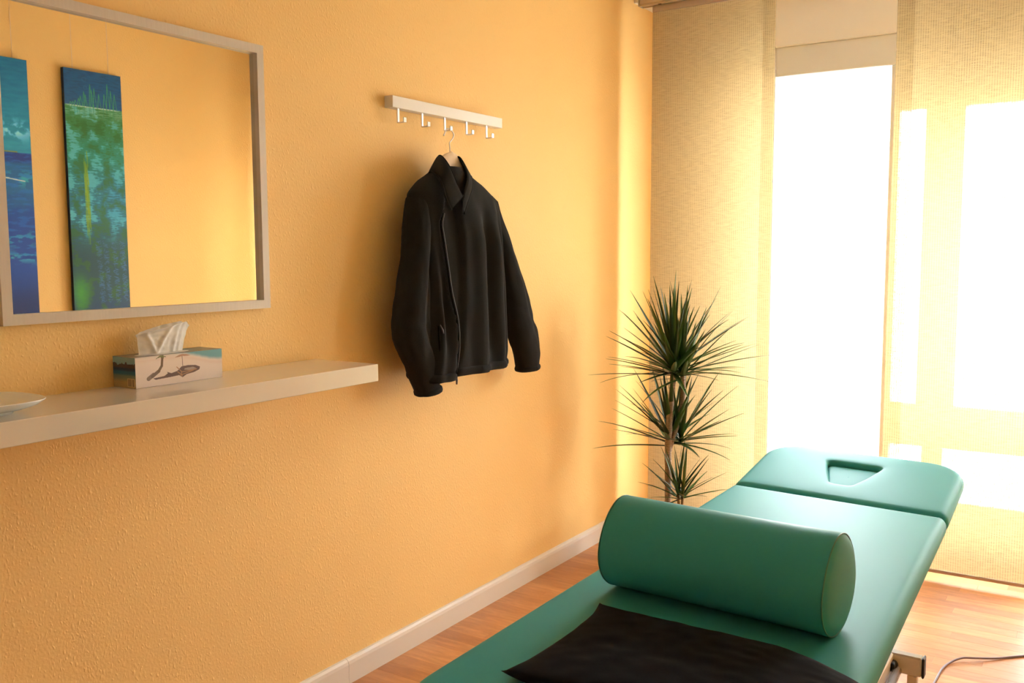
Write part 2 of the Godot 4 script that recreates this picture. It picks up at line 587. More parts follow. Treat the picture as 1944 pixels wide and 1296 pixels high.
func make_table() -> void:
	var t := thing("treatment_table", Vector3(1.34, 0, -2.3), "green upholstered treatment table with a raised headrest and a face hole", "treatment table")
	var o := t.position
	var top := 0.62
	var thick := 0.065
	# main pad: from the gap (z about -2.99) to the foot end behind the frame's edge
	var z_gap := -2.985
	var z_foot := -1.19
	var hb := (z_foot - z_gap) / 2.0
	var main := func(a, b, h):
		var z: float = (z_gap + z_foot) / 2.0 + b
		var f: float = (a / 0.35 + 1.0) / 2.0
		var x := lerpf(table_left(z), table_right(z), f)
		z += lerpf(-0.03, 0.03, f) * clampf((z_foot - z) / 1.6, 0.0, 1.0)
		return Vector3(x, top - thick + h, z) - o
	put(t, "mattress", pad(0.35, hb, thick, 0.030, [0.02, 0.13, 0.13, 0.02], main), M.vinyl)
	# headrest, hinged at the gap and raised by about 7 degrees
	var z_h := -3.004
	var hl := 0.235
	var tilt := 0.13
	var hd := func(a, b, h):
		var l: float = hl - b      # distance from the hinge
		var z: float = z_h - l * cos(tilt) + h * sin(tilt)
		var f: float = (a / 0.34 + 1.0) / 2.0
		var x := lerpf(0.990, 1.672, f)
		z += lerpf(-0.028, 0.032, f)
		return Vector3(x, top - thick + h * cos(tilt) + l * sin(tilt), z) - o
	put(t, "headrest", headrest(0.34, hl, thick, 0.030, [0.13, 0.02, 0.02, 0.13], hd), M.vinyl)
	# the plug lies lower in the face hole
	var plug := func(a, b, h):
		var s: float = lerpf(1.0, 0.42, clampf((b + 0.10) / 0.21, 0.0, 1.0))
		return hd.call(-0.008 + a * s, b + HOLE_B, h + 0.008)
	put(t, "face_hole_plug", pad(0.098, 0.100, 0.040, 0.014, [0.03, 0.02, 0.02, 0.03], plug), M.vinyl)
	# frame boards under the pads
	put(t, "board", span(Vector3(1.03, 0.535, -2.96) - o, Vector3(1.62, top - thick - 0.0005, -1.24) - o, 0.004), M.black_plastic)
	var hb2 := box_mesh(Vector3.ZERO, Vector3(0.56, 0.018, 0.36), 0.004)
	var hbo := put(t, "headrest_board", hb2, M.black_plastic)
	hbo.transform = Transform3D(Basis(Vector3.RIGHT, tilt), Vector3(1.33, top - thick + 0.018, -3.215) - o)
	# base: two long rails, cross bars with end caps, lifting struts, legs
	for x in [1.09, 1.577]:
		put(t, "base_rail", span(Vector3(x - 0.015, 0.245, -2.64) - o, Vector3(x + 0.015, 0.30, -1.42) - o, 0.003), M.cream_metal)
	for z in [-2.655, -1.405]:
		put(t, "cross_bar", span(Vector3(1.005, 0.2465, z - 0.016) - o, Vector3(1.664, 0.30, z + 0.016) - o, 0.004), M.cream_metal)
		for s in [[0.998, 1.0045], [1.6645, 1.671]]:
			put(t, "end_cap", span(Vector3(s[0], 0.244, z - 0.017) - o, Vector3(s[1], 0.3015, z + 0.017) - o, 0.003), M.black_plastic)
		for x in [1.03, 1.641]:
			put(t, "leg", span(Vector3(x - 0.013, 0.012, z - 0.013) - o, Vector3(x + 0.013, 0.2465, z + 0.013) - o, 0.003), M.cream_metal)
			put(t, "foot", span(Vector3(x - 0.018, 0.0, z - 0.018) - o, Vector3(x + 0.018, 0.013, z + 0.018) - o, 0.003), M.black_plastic)
	for x in [1.12, 1.55]:
		for s in [[-2.55, -2.15], [-1.5, -1.9]]:
			put(t, "lifting_arm", tube([Vector3(x, 0.28, s[0]) - o, Vector3(x, 0.53, s[1]) - o], 0.016, 12), M.cream_metal)
	put(t, "gas_spring", tube([Vector3(1.606, 0.262, -2.62) - o, Vector3(1.606, 0.235, -2.05) - o], 0.0125, 16), M.chrome)
	put(t, "piston_rod", tube([Vector3(1.588, 0.262, -2.62) - o, Vector3(1.5945, 0.235, -2.05) - o], 0.004, 10), M.chrome)
	put(t, "knob", tube([Vector3(1.594, 0.272, -2.638) - o, Vector3(1.594, 0.272, -2.632) - o, Vector3(1.594, 0.272, -2.608) - o, Vector3(1.594, 0.272, -2.602) - o], [0.009, 0.0125, 0.0125, 0.009], 16), M.black_plastic)

const HOLE_B := -0.005

# headrest pad with a tapered face hole whose rim is rolled inwards
func headrest(ha: float, hb: float, thick: float, edge: float, corners: Array, place: Callable) -> ArrayMesh:
	var n := 240
	var ctr := Vector2(-0.008, HOLE_B)
	var shape := func(inset: float, k: float) -> Array:     # outer outline sampled by angle round the hole
		var poly := outline_ab(ha, hb, corners, inset)
		return cast(poly, ctr, n)
	var hole := func(grow: float) -> Array:
		var hp := []
		for c in [[0.098, -0.10, 0.035], [0.034, 0.105, 0.020], [-0.034, 0.105, 0.020], [-0.098, -0.10, 0.035]]:
			hp.append(c)
		var poly := []
		for i in 4:
			var p := Vector2(hp[i][0], hp[i][1])
			var a := (Vector2(hp[(i + 3) % 4][0], hp[(i + 3) % 4][1]) - p).normalized()
			var b := (Vector2(hp[(i + 1) % 4][0], hp[(i + 1) % 4][1]) - p).normalized()
			var r: float = hp[i][2]
			for k in 9:
				var t := k / 8.0
				poly.append((p + a * r).lerp(p, t).lerp(p.lerp(p + b * r, t), t) + ctr)
		var out := cast(poly, ctr, n)
		for i in out.size():
			out[i] += (out[i] - ctr).normalized() * grow
		return out
	var rows := []
	var ring := func(pts: Array, h: float) -> Array:
		var r := []
		for p in pts:
			r.append(place.call(p.x, p.y, h))
		return r
	rows.append(ring.call(hole.call(0.0), 0.0))
	for k in 6:
		var t := PI / 2 * k / 5.0
		rows.append(ring.call(shape.call(edge * (1.0 - sin(t)), 0.0), edge * (1.0 - cos(t))))
	for k in 8:
		var t := PI / 2 * k / 7.0
		rows.append(ring.call(shape.call(edge * (1.0 - cos(t)), 0.0), thick - edge + edge * sin(t)))
	var inner: Array = shape.call(edge * 2.0, 0.0)
	rows.append(ring.call(inner, thick + 0.0008))
	var rim: Array = hole.call(0.026)
	for f in [0.3, 0.6, 0.85]:
		var mid := []
		for i in n:
			mid.append(inner[i].lerp(rim[i], f))
		rows.append(ring.call(mid, thick + 0.001))
	rows.append(ring.call(rim, thick + 0.0006))
	for k in range(1, 8):
		var t := PI / 2 * k / 7.0
		rows.append(ring.call(hole.call(0.016 * (1.0 - sin(t))), thick - 0.016 * (1.0 - cos(t))))
	rows.append(ring.call(hole.call(0.0), 0.0))
	return grid_mesh(rows, true)

func cast(poly: Array, c: Vector2, n: int) -> Array:
	var out := []
	for i in n:
		var d := Vector2.from_angle(TAU * i / n - PI / 2)
		var best := 0.0
		for k in poly.size():
			var a: Vector2 = poly[k] - c
			var b: Vector2 = poly[(k + 1) % poly.size()] - c
			var den := d.cross(b - a)
			if absf(den) < 1e-9:
				continue
			var s := a.cross(b - a) / den
			var u := a.cross(d) / den
			if s > 0.0 and u >= -1e-6 and u <= 1.000001:
				best = maxf(best, s)
		out.append(c + d * best)
	return out

func make_cushions() -> void:
	# bolster: a roll lying across the table
	var b := thing("bolster", Vector3(1.356, 0.6215, -1.925), "green vinyl roll bolster lying across the treatment table between headrest and black cushion", "bolster")
	b.rotation.y = -0.065
	var hl := 0.254
	var ring := func(x: float, r: float) -> Array:
		var out := []
		for k in 64:
			var a := TAU * k / 64.0
			var y := cos(a) * r
			var z := sin(a) * r
			z *= 1.0 - 0.13 * cos(a)
			if y < 0.0:
				y *= 0.93
				z *= 1.0 - 0.09 * (-y / r)
			out.append(Vector3(x, 0.1016 + y, -z))
		return out
	var rows := []
	for x in [[-hl, 0.1075], [-hl + 0.003, 0.1095], [-hl * 0.6, 0.109], [0.0, 0.1088], [hl * 0.6, 0.109], [hl - 0.003, 0.1095], [hl, 0.1075]]:
		rows.append(ring.call(x[0], x[1]))
	put(b, "cover", grid_mesh(rows, true), M.vinyl)
	for s in [-1.0, 1.0]:
		var cap := []
		for q in [[0.0, 0.1075], [0.004, 0.102], [0.007, 0.089], [0.009, 0.05], [0.0095, 0.001]]:
			cap.append(ring.call(s * (hl + q[0]), q[1]))
		put(b, "end_panel", grid_mesh(cap, true, false, s < 0.0), M.vinyl)
		var path: Array = ring.call(s * (hl + 0.0005), 0.1087)
		path.append(path[0])
		put(b, "piping", tube(path, 0.0014, 8, false), M.vinyl_pipe)
	# flat black cushion on the near half
	var c := thing("cushion", Vector3(1.428, 0.6215, -1.553), "flat black cotton cushion with pointed corners lying on the table before the bolster", "cushion")
	var nz := noise(61, 3.0, 2)
	var rows2 := []
	var na := 72
	var nb := 56
	for side in [1.0, -1.0]:
		rows2.clear()
		for i in nb + 1:
			var r := []
			for j in na + 1:
				var a := -1.0 + 2.0 * j / na
				var v := -1.0 + 2.0 * i / nb
				var full := pow((1.0 - pow(absf(a), 3.2)) * (1.0 - pow(absf(v), 3.2)), 0.42)
				# sides drawn in a little between the pointed corners
				var x: float = a * (0.285 - 0.016 * (1.0 - v * v) + (0.028 * (1.0 - v * v) + 0.02 * (1.0 - v) if a > 0.0 else 0.0) * a)
				var z := v * (0.195 - 0.008 * (1.0 - a * a))
				if v > 0.0:
					z *= 1.0 - 0.42 * pow(sstep(0.15, 1.15, a), 1.6)
				z -= 0.012 * (1.0 - a * a) * (1.0 - v) * 0.5
				var y := 0.0
				if side > 0.0:
					y = 0.010 + 0.034 * full + 0.004 * full * nz.get_noise_2d(a * 0.9, v * 0.7)
				else:
					y = 0.010 - 0.0095 * pow(full, 0.7)
				# the corners lift or droop slightly
				y += 0.012 * pow(absf(a * v), 6.0) * (1.0 if a < 0.0 else 0.0)
				r.append(Vector3(x, y, -z))
			rows2.append(r)
		put(c, "cover_top" if side > 0.0 else "cover_underside", grid_mesh(rows2, false, false, side < 0.0), M.black_cloth)

# ------------------------------------------------------------ blinds, rail

func make_blinds() -> void:
	var rail := thing("curtain_rail", Vector3(1.2, 2.587, ZB), "beige metal panel-track rail hung from the ceiling above the blinds", "curtain rail")
	var st := surf(false)
	var o := rail.position
	bevel_box(st, Vector3(1.352, 2.595, ZB + 0.004) - o, Vector3(2.562, 0.026, 0.05), 0.004)
	bevel_box(st, Vector3(1.352, 2.5795, ZB + 0.024) - o, Vector3(2.562, 0.006, 0.008), 0.001)
	bevel_box(st, Vector3(1.352, 2.5795, ZB - 0.014) - o, Vector3(2.562, 0.006, 0.008), 0.001)
	put(rail, "track", done(st), M.rail)
	for x in [0.069, 2.635]:
		put(rail, "end_cap", box_mesh(Vector3(x, 2.5935, ZB + 0.004) - o, Vector3(0.004, 0.034, 0.056), 0.0015), M.rail)
	for x in [0.172, 1.35, 2.48]:
		put(rail, "hanger_stem", tube([Vector3(x, 2.607, ZB) - o, Vector3(x, CEIL - 0.003, ZB) - o], 0.008, 14), M.rail)
		put(rail, "ceiling_plate", tube([Vector3(x, CEIL - 0.006, ZB) - o, Vector3(x, CEIL - 0.0005, ZB) - o], 0.02, 20), M.rail)
	put(rail, "glider", box_mesh(Vector3(0.175, 2.577, ZB + 0.02) - o, Vector3(0.016, 0.005, 0.006), 0.001), M.black_plastic)
	panel(0.131, 0.728, 0.055, false, "woven paper panel blind hanging behind the spiky plant, beside the orange wall")
	panel(1.240, 1.838, 0.070, true, "woven paper panel blind hanging before the bright window panes beyond the headrest")
	panel(2.020, 2.618, 0.055, false, "woven paper panel blind nearest to the right wall, out of the picture")

func panel(x0: float, x1: float, hem: float, hem_left: bool, label: String) -> void:
	var y0 := 0.045
	var y1 := 2.548
	var p := thing("panel_blind", Vector3((x0 + x1) / 2.0, y0, ZB), label, "panel blind", "woven panel blinds at the window")
	var w := x1 - x0
	var sheet := func(a: float, b: float, dz: float, u0: float, u1: float) -> ArrayMesh:
		var s := surf()
		var rows := []
		for i in 31:
			var r := []
			for j in 9:
				var y := (y1 - y0) * i / 30.0
				var x := lerpf(a, b, j / 8.0)
				r.append(Vector3(x, y, dz + 0.0025 * sin(y * 2.1 + x0) * sin(PI * (x + w / 2.0) / w)))
			rows.append(r)
		var nr := rows.size()
		for i in nr:
			for j in 9:
				s.set_uv(Vector2(lerpf(u0, u1, j / 8.0), 1.0 - float(i) / (nr - 1)))
				s.add_vertex(rows[i][j])
		for i in nr - 1:
			for j in 8:
				var k := i * 9 + j
				for q in [k, k + 9, k + 1, k + 1, k + 9, k + 10]:
					s.add_index(q)
		s.generate_normals()
		return s.commit()
	put(p, "fabric", sheet.call(-w / 2.0, w / 2.0, 0.0, 0.0, 1.0), M.blind)
	if hem_left:
		put(p, "hem", sheet.call(-w / 2.0, -w / 2.0 + hem, -0.003, 0.0, hem / w), M.blind_hem)
	else:
		put(p, "hem", sheet.call(w / 2.0 - hem, w / 2.0, -0.003, 1.0 - hem / w, 1.0), M.blind_hem)
	put(p, "header_bar", box_mesh(Vector3(0, y1 - y0 + 0.013, 0.002), Vector3(w, 0.028, 0.010), 0.002), M.bar)
	put(p, "bottom_bar", box_mesh(Vector3(0, -0.006, 0.0), Vector3(w, 0.014, 0.010), 0.002), M.bar)

# ------------------------------------------------------- things on the wall

func make_mirror() -> void:
	var z0 := -1.0885
	var z1 := -1.855
	var y0 := 1.2495
	var y1 := 1.982
	var m := thing("mirror", Vector3(0.0, y0, (z0 + z1) / 2.0), "large framed wall mirror above the white shelf, reflecting two blue-green paintings", "mirror")
	var o := m.position
	var f := 0.0235
	var dep := 0.024
	var hz := (z0 - z1) / 2.0
	var h := y1 - y0
	# four mitred frame pieces
	var out := [Vector2(-hz, 0), Vector2(hz, 0), Vector2(hz, h), Vector2(-hz, h)]
	var inn := [Vector2(-hz + f, f), Vector2(hz - f, f), Vector2(hz - f, h - f), Vector2(-hz + f, h - f)]
	for i in 4:
		var j := (i + 1) % 4
		var st := surf(false)
		var q := [out[i], out[j], inn[j], inn[i]]
		var mid := Vector3(dep / 2, 0, 0)
		for v in q:
			mid += Vector3(0, v.y, -v.x) / 4.0
		var lo := []
		var hi := []
		var e := 0.0012
		for v in q:
			lo.append(Vector3(0.001, v.y, -v.x))
			hi.append(Vector3(dep, v.y, -v.x))
		poly_out(st, lo, mid)
		poly_out(st, hi, mid)
		for k in 4:
			poly_out(st, [lo[k], lo[(k + 1) % 4], hi[(k + 1) % 4], hi[k]], mid)
		put(m, "frame", done(st), M.frame)
	put(m, "glass", span(Vector3(0.003, f - 0.004, -hz + f - 0.004), Vector3(0.0085, h - f + 0.004, hz - f + 0.004), 0.0003), M.mirror)

func make_shelf() -> void:
	var s := span(Vector3(0.001, 0, 0), Vector3(0.2555, 0.0508, -1.90), 0.0012)
	var o := put(self, "wall_shelf", s, M.white_lacquer)
	o.position = Vector3(0, 1.0308, -0.15)
	tag(o, "long thick glossy white floating shelf under the mirror", "shelf")

func make_coat_rack() -> void:
	var r := thing("coat_rack", Vector3(0.0, 1.88, -2.72), "white bar coat rack with five chrome hooks on the orange wall", "coat rack")
	var o := r.position
	put(r, "bar", span(Vector3(0.001, 1.8815, -2.394) - o, Vector3(0.0365, 1.9195, -3.046) - o, 0.0012), M.rack_white)
	for z in [-2.430, -2.558, -2.6865, -2.818, -2.9475]:
		var st := surf(false)
		bevel_box(st, Vector3(0.0295, 1.858, z) - o, Vector3(0.003, 0.047, 0.0105), 0.0007)
		bevel_box(st, Vector3(0.0425, 1.8352, z) - o, Vector3(0.029, 0.0028, 0.0105), 0.0007)
		var hk := put(r, "hook", done(st), M.satin_metal)
		put(hk, "hook_tip", box_mesh(Vector3(0.0575, 1.8425, z) - o, Vector3(0.0032, 0.0155, 0.0150), 0.0008), M.bright_tip)

# ------------------------------------------------------------- the jacket

func fold_noise() -> FastNoiseLite:
	return noise(71, 1.0, 2)

func make_jacket() -> void:
	# the hanger first: hook over the middle hook of the rack, wooden body
	var hg := thing("coat_hanger", Vector3(0.055, 1.835, -2.672), "wooden coat hanger with a wire hook hanging from the rack's middle hook", "coat hanger")
	var ho := hg.position
	var hook := []
	for p in [[1.745, 2.655, 0.075], [1.770, 2.668, 0.065], [1.7905, 2.680, 0.055], [1.8005, 2.694, 0.052], [1.8105, 2.706, 0.05], [1.8215, 2.7105, 0.05], [1.8315, 2.705, 0.05], [1.8390, 2.692, 0.05], [1.8395, 2.674, 0.05], [1.8315, 2.661, 0.052], [1.8130, 2.6455, 0.055]]:
		hook.append(Vector3(p[2], p[0], -p[1]) - ho)
	put(hg, "hook", tube(smooth_path(hook, 6), 0.0021, 10), M.satin_metal)
	var arms := [[2.470, 1.575], [2.50, 1.605], [2.54, 1.640], [2.585, 1.682], [2.617, 1.706], [2.648, 1.711], [2.68, 1.706], [2.715, 1.680], [2.76, 1.640], [2.80, 1.605], [2.83, 1.575]]
	var ap := []
	var ar := []
	for i in arms.size():
		ap.append(Vector3(0.085, arms[i][1], -arms[i][0]) - ho)
	ap = smooth_path(ap, 5)
	for i in ap.size():
		var t := absf(2.0 * i / (ap.size() - 1) - 1.0)
		ar.append(lerpf(0.046, 0.016, pow(t, 0.75)))
	put(hg, "body", tube(ap, ar, 18, true, Vector3.RIGHT, 0.34), M.hanger_wood)

	var j := thing("fleece_jacket", Vector3(0.0, 0.93, -2.65), "dark charcoal zip fleece jacket with a stand collar hanging on the coat rack", "jacket")
	var o := j.position
	var fn := fold_noise()
	# body: [y, middle u, half width, middle x, half depth], u measured along the wall towards the window
	var body := [
		[1.700, 2.628, 0.052, 0.085, 0.040], [1.676, 2.628, 0.092, 0.088, 0.050], [1.645, 2.632, 0.165, 0.092, 0.055], [1.600, 2.640, 0.232, 0.098, 0.062],
		[1.550, 2.645, 0.238, 0.104, 0.072], [1.450, 2.650, 0.236, 0.110, 0.080], [1.300, 2.652, 0.246, 0.113, 0.082], [1.150, 2.652, 0.258, 0.114, 0.082],
		[1.040, 2.652, 0.268, 0.113, 0.080], [1.000, 2.652, 0.262, 0.112, 0.077], [0.985, 2.652, 0.256, 0.112, 0.074]]
	var zipu := [[1.62, 2.545], [1.58, 2.505], [1.54, 2.487], [1.50, 2.472], [1.43, 2.478], [1.36, 2.487], [1.27, 2.499], [1.18, 2.524], [1.09, 2.532], [1.01, 2.522], [0.98, 2.520]]
	var opp := [[1.62, 2.560], [1.57, 2.566], [1.47, 2.571], [1.36, 2.570], [1.26, 2.568], [1.15, 2.562], [1.08, 2.553], [1.03, 2.535], [0.98, 2.522]]
	var rows := []
	var ny := 96
	var na := 180
	for i in ny + 1:
		var y := lerpf(0.985, 1.70, float(i) / ny)
		var b := curve(body, y)
		var zu: float = curve(zipu, y)[1]
		var ou: float = curve(opp, y)[1]
		var ring := []
		for k in na:
			var a := TAU * k / na
			var cx := cos(a)
			var cu := sin(a)
			var e := 0.78
			var x: float = b[3] + b[4] * signf(cx) * pow(absf(cx), e)
			var u: float = b[1] + b[2] * signf(cu) * pow(absf(cu), e)
			if cx > 0.0:
				var w := pow(cx, 0.35)
				var d := 0.0
				# hanging folds below the shoulders
				var low := sstep(1.62, 1.40, y)
				d += 0.020 * bump(u, 2.445 + 0.02 * sin(y * 6.0), 0.022) * low
				d -= 0.034 * bump(u, 2.490 - (y - 1.1) * 0.08, 0.022) * sstep(1.0, 1.25, y) * low
				d += 0.020 * bump(u, 2.665 + 0.03 * (1.4 - y), 0.036) * low
				d -= 0.026 * bump(u, 2.730 + 0.05 * (1.4 - y), 0.024) * low * sstep(0.98, 1.15, y)
				d += 0.018 * bump(u, 2.790 + 0.06 * (1.4 - y), 0.030) * low
				d -= 0.020 * bump(u, 2.838 + 0.05 * (1.4 - y), 0.018) * low
				d += 0.006 * fn.get_noise_2d(u * 9.0, y * 2.2)
				# the wearer's right front lies over: a step at the zip, a hollow beside it
				d += 0.010 * (1.0 - sstep(zu - 0.004, zu + 0.002, u)) * bump(u, zu, 0.06)
				var gap := sstep(zu - 0.002, zu + 0.004, u) * (1.0 - sstep(ou - 0.004, ou + 0.012, u))
				d -= 0.020 * gap
				x += d * w
				# seam at the right front's edge
				x -= 0.003 * bump(u, ou + 0.010, 0.004) * w
			else:
				x = maxf(x, 0.018)
			ring.append(Vector3(x, y - 0.012 * sstep(1.06, 0.985, y) * (1.0 if u < zu and cx > 0.0 else 0.0), -u) - o)
		rows.append(ring)
	# turn the lower end inwards so that the opening shows a thickness
	var inner := []
	for p in rows[0]:
		var c := Vector3(0.112, 0.985, -2.652) - o
		inner.append(Vector3(lerpf(p.x, c.x, 0.10), p.y + 0.03, lerpf(p.z, c.z, 0.06)))
	rows.push_front(inner)
	put(j, "body", grid_mesh(rows, true), M.fleece)
	# hem band, a soft tube round the lower edge
	var hem := []
	for k in range(0, na + 1, 2):
		var p: Vector3 = rows[1][k % na]
		hem.append(p + Vector3(0, 0.012, 0))
	put(j, "hem", tube(hem, 0.0125, 10, false, Vector3.UP, 1.25), M.fleece)
	# sleeves: [y, middle u, half width along the wall, middle x, half depth]
	var left := [[1.605, 2.455, 0.030, 0.092, 0.028], [1.585, 2.442, 0.040, 0.097, 0.040], [1.540, 2.429, 0.045, 0.105, 0.046], [1.460, 2.415, 0.050, 0.113, 0.050], [1.380, 2.405, 0.055, 0.116, 0.052],
		[1.300, 2.388, 0.060, 0.118, 0.055], [1.199, 2.370, 0.072, 0.120, 0.058], [1.131, 2.378, 0.080, 0.122, 0.058], [1.060, 2.406, 0.073, 0.124, 0.052], [0.996, 2.428, 0.061, 0.124, 0.047], [0.950, 2.448, 0.052, 0.121, 0.043], [0.932, 2.457, 0.049, 0.120, 0.041]]
	var right := [[1.612, 2.840, 0.030, 0.092, 0.028], [1.592, 2.852, 0.040, 0.094, 0.042], [1.548, 2.862, 0.045, 0.096, 0.048], [1.459, 2.909, 0.052, 0.100, 0.052], [1.367, 2.957, 0.060, 0.100, 0.055],
		[1.289, 2.994, 0.068, 0.101, 0.057], [1.201, 3.029, 0.074, 0.102, 0.057], [1.119, 3.070, 0.078, 0.102, 0.057], [1.057, 3.096, 0.074, 0.102, 0.053], [1.002, 3.116, 0.068, 0.102, 0.049], [0.952, 3.122, 0.060, 0.102, 0.044], [0.938, 3.123, 0.056, 0.102, 0.042]]
	for s in [[left, -1.0, 0.10], [right, 1.0, 0.06]]:
		var tab: Array = s[0]
		var sr := []
		var n := 64
		var ytop: float = tab[0][0]
		var ylow: float = tab[tab.size() - 1][0]
		for i in n + 1:
			var y := lerpf(ylow, ytop, float(i) / n)
			var b := curve(tab, y)
			var ring := []
			for k in 56:
				var a := TAU * k / 56.0
				var cu := sin(a)
				var cx := cos(a)
				var dn := 1.0 + 0.06 * fn.get_noise_3d(cu * 1.6 + s[1] * 5.0, cx * 1.6, y * 7.0)
				# long creases from the shoulder and soft ones at the elbow
				dn -= 0.16 * bump(a, 0.9 + 0.5 * sin(y * 4.0), 0.25) * sstep(0.98, 1.15, y) * sstep(1.60, 1.45, y)
				dn -= 0.05 * bump(y + 0.05 * cu, 1.17, 0.02) + 0.04 * bump(y - 0.07 * cu, 1.08, 0.018)
				var end := sstep(ylow + 0.05, ylow + 0.02, y)
				dn *= 1.0 - 0.05 * end * 0.5
				var x: float = maxf(b[3] + b[4] * cx * dn, 0.012)
				var u: float = b[1] + b[2] * cu * dn
				ring.append(Vector3(x, y + s[2] * (u - b[1]) * (1.0 - float(i) / n), -u) - o)
			sr.append(ring)
		# shoulder end closed, cuff end turned in
		var mid := Vector3.ZERO
		for p in sr[n]:
			mid += p / 56.0
		for f in [0.6, 0.02]:
			var r := []
			for p in sr[n]:
				r.append(mid.lerp(p, f) + Vector3(0, 0.010 * (1.0 - f), 0))
			sr.append(r)
		var lowc := Vector3.ZERO
		for p in sr[0]:
			lowc += p / 56.0
		for f in [[0.88, 0.004], [0.82, 0.035], [0.03, 0.05]]:
			var r := []
			for p in sr[0]:
				r.append(lowc.lerp(p, f[0]) + Vector3(0, f[1], 0))
			sr.push_front(r)
		var sl := put(j, "sleeve", grid_mesh(sr, true), M.fleece)
		var cuff := []
		for k in 57:
			cuff.append(sr[3][k % 56] + Vector3(0, 0.008, 0))
		put(sl, "cuff", tube(cuff, 0.007, 8, false, Vector3.UP, 1.6), M.fleece)
	# stand collar: outer edge from the left tip round the neck to the right tip, over the neck seam
	var topc := smooth_path([Vector3(0.200, 1.593, -2.556), Vector3(0.190, 1.628, -2.541), Vector3(0.150, 1.698, -2.546), Vector3(0.095, 1.736, -2.570), Vector3(0.052, 1.712, -2.600), Vector3(0.044, 1.700, -2.635), Vector3(0.056, 1.712, -2.668), Vector3(0.095, 1.740, -2.676), Vector3(0.130, 1.702, -2.668), Vector3(0.155, 1.662, -2.645), Vector3(0.174, 1.615, -2.602), Vector3(0.182, 1.578, -2.574)], 8)
	var seam := smooth_path([Vector3(0.193, 1.546, -2.499), Vector3(0.188, 1.585, -2.478), Vector3(0.162, 1.640, -2.486), Vector3(0.100, 1.676, -2.522), Vector3(0.052, 1.672, -2.570), Vector3(0.038, 1.664, -2.630), Vector3(0.052, 1.672, -2.690), Vector3(0.100, 1.680, -2.728), Vector3(0.142, 1.640, -2.686), Vector3(0.168, 1.592, -2.630), Vector3(0.180, 1.560, -2.598), Vector3(0.184, 1.535, -2.582)], 8)
	var nk := topc.size()
	var axis := Vector3(0.10, 1.66, -2.62)
	var crow := []
	var prof := [[0.0, 0.0, 0.0], [0.06, 0.006, 0.0], [0.2, 0.0085, 0.0], [0.5, 0.0075, 0.0], [0.8, 0.006, 0.0], [0.95, 0.005, 0.0], [1.0, 0.0, 0.0], [0.95, -0.004, 0.0], [0.6, -0.005, 0.0], [0.2, -0.005, 0.0], [0.0, -0.004, 0.0]]
	for p in prof:
		var r := []
		for i in nk:
			var q: Vector3 = seam[i].lerp(topc[i], p[0])
			var outw: Vector3 = q - axis
			outw.y = 0.0
			outw = outw.normalized()
			r.append(q + outw * p[1] - o)
		crow.append(r)
	var col := put(j, "collar", grid_mesh(crow, false, false, false), M.fleece)
	var edge := []
	for i in nk:
		edge.append(topc[i] - o)
	put(col, "collar_piping", tube(edge, 0.0024, 8), M.fleece)
	var ns := []
	for i in nk:
		var outw: Vector3 = seam[i] - axis
		outw.y = 0.0
		ns.append(seam[i] + outw.normalized() * 0.005 - o)
	put(col, "neck_seam", tube(ns, 0.0036, 8), M.fleece)
	# zip: silver-grey teeth along the left front's edge, tape behind
	var zp := []
	var zt := []
	for i in 40:
		var y := lerpf(1.535, 1.0, i / 39.0)
		var zu: float = curve(zipu, y)[1]
		var b := curve(body, y)
		var cu: float = clampf((zu - b[1]) / b[2], -1.0, 1.0)
		var ca := pow(absf(cu), 1.0 / 0.78)
		var x: float = b[3] + b[4] * pow(sqrt(maxf(0.0, 1.0 - ca * ca)), 0.78) + 0.0085
		zp.append(Vector3(x, y, -zu - 0.001) - o)
		zt.append(Vector3(x - 0.009, y, -zu - 0.007) - o)
	put(j, "zip_teeth", tube(zp, 0.0022, 8), M.zip)
	put(j, "zip_tape", tube(zt, 0.007, 8, true, Vector3.RIGHT, 0.35), M.fleece_lining)
	put(j, "zip_pull", tube([Vector3(0.19, 0.992, -2.5235) - o, Vector3(0.191, 0.972, -2.524) - o, Vector3(0.191, 0.958, -2.523) - o], [0.002, 0.0035, 0.003], 8), M.zip)
	# pocket zips with their pulls, shoulder seams
	put(j, "pocket_zip", tube(smooth_path([Vector3(0.186, 1.165, -2.432), Vector3(0.184, 1.11, -2.438), Vector3(0.182, 1.05, -2.440)].map(func(p): return p - o), 6), 0.0025, 8), M.fleece_lining)
	put(j, "pocket_pull", tube([Vector3(0.193, 1.168, -2.431) - o, Vector3(0.199, 1.150, -2.437) - o, Vector3(0.199, 1.138, -2.441) - o], [0.0018, 0.0032, 0.0026], 8), M.zip)
	put(j, "pocket_zip", tube(smooth_path([Vector3(0.180, 1.20, -2.800), Vector3(0.180, 1.13, -2.808), Vector3(0.178, 1.05, -2.818)].map(func(p): return p - o), 6), 0.0025, 8), M.fleece_lining)

# -------------------------------------------------------------- the plant

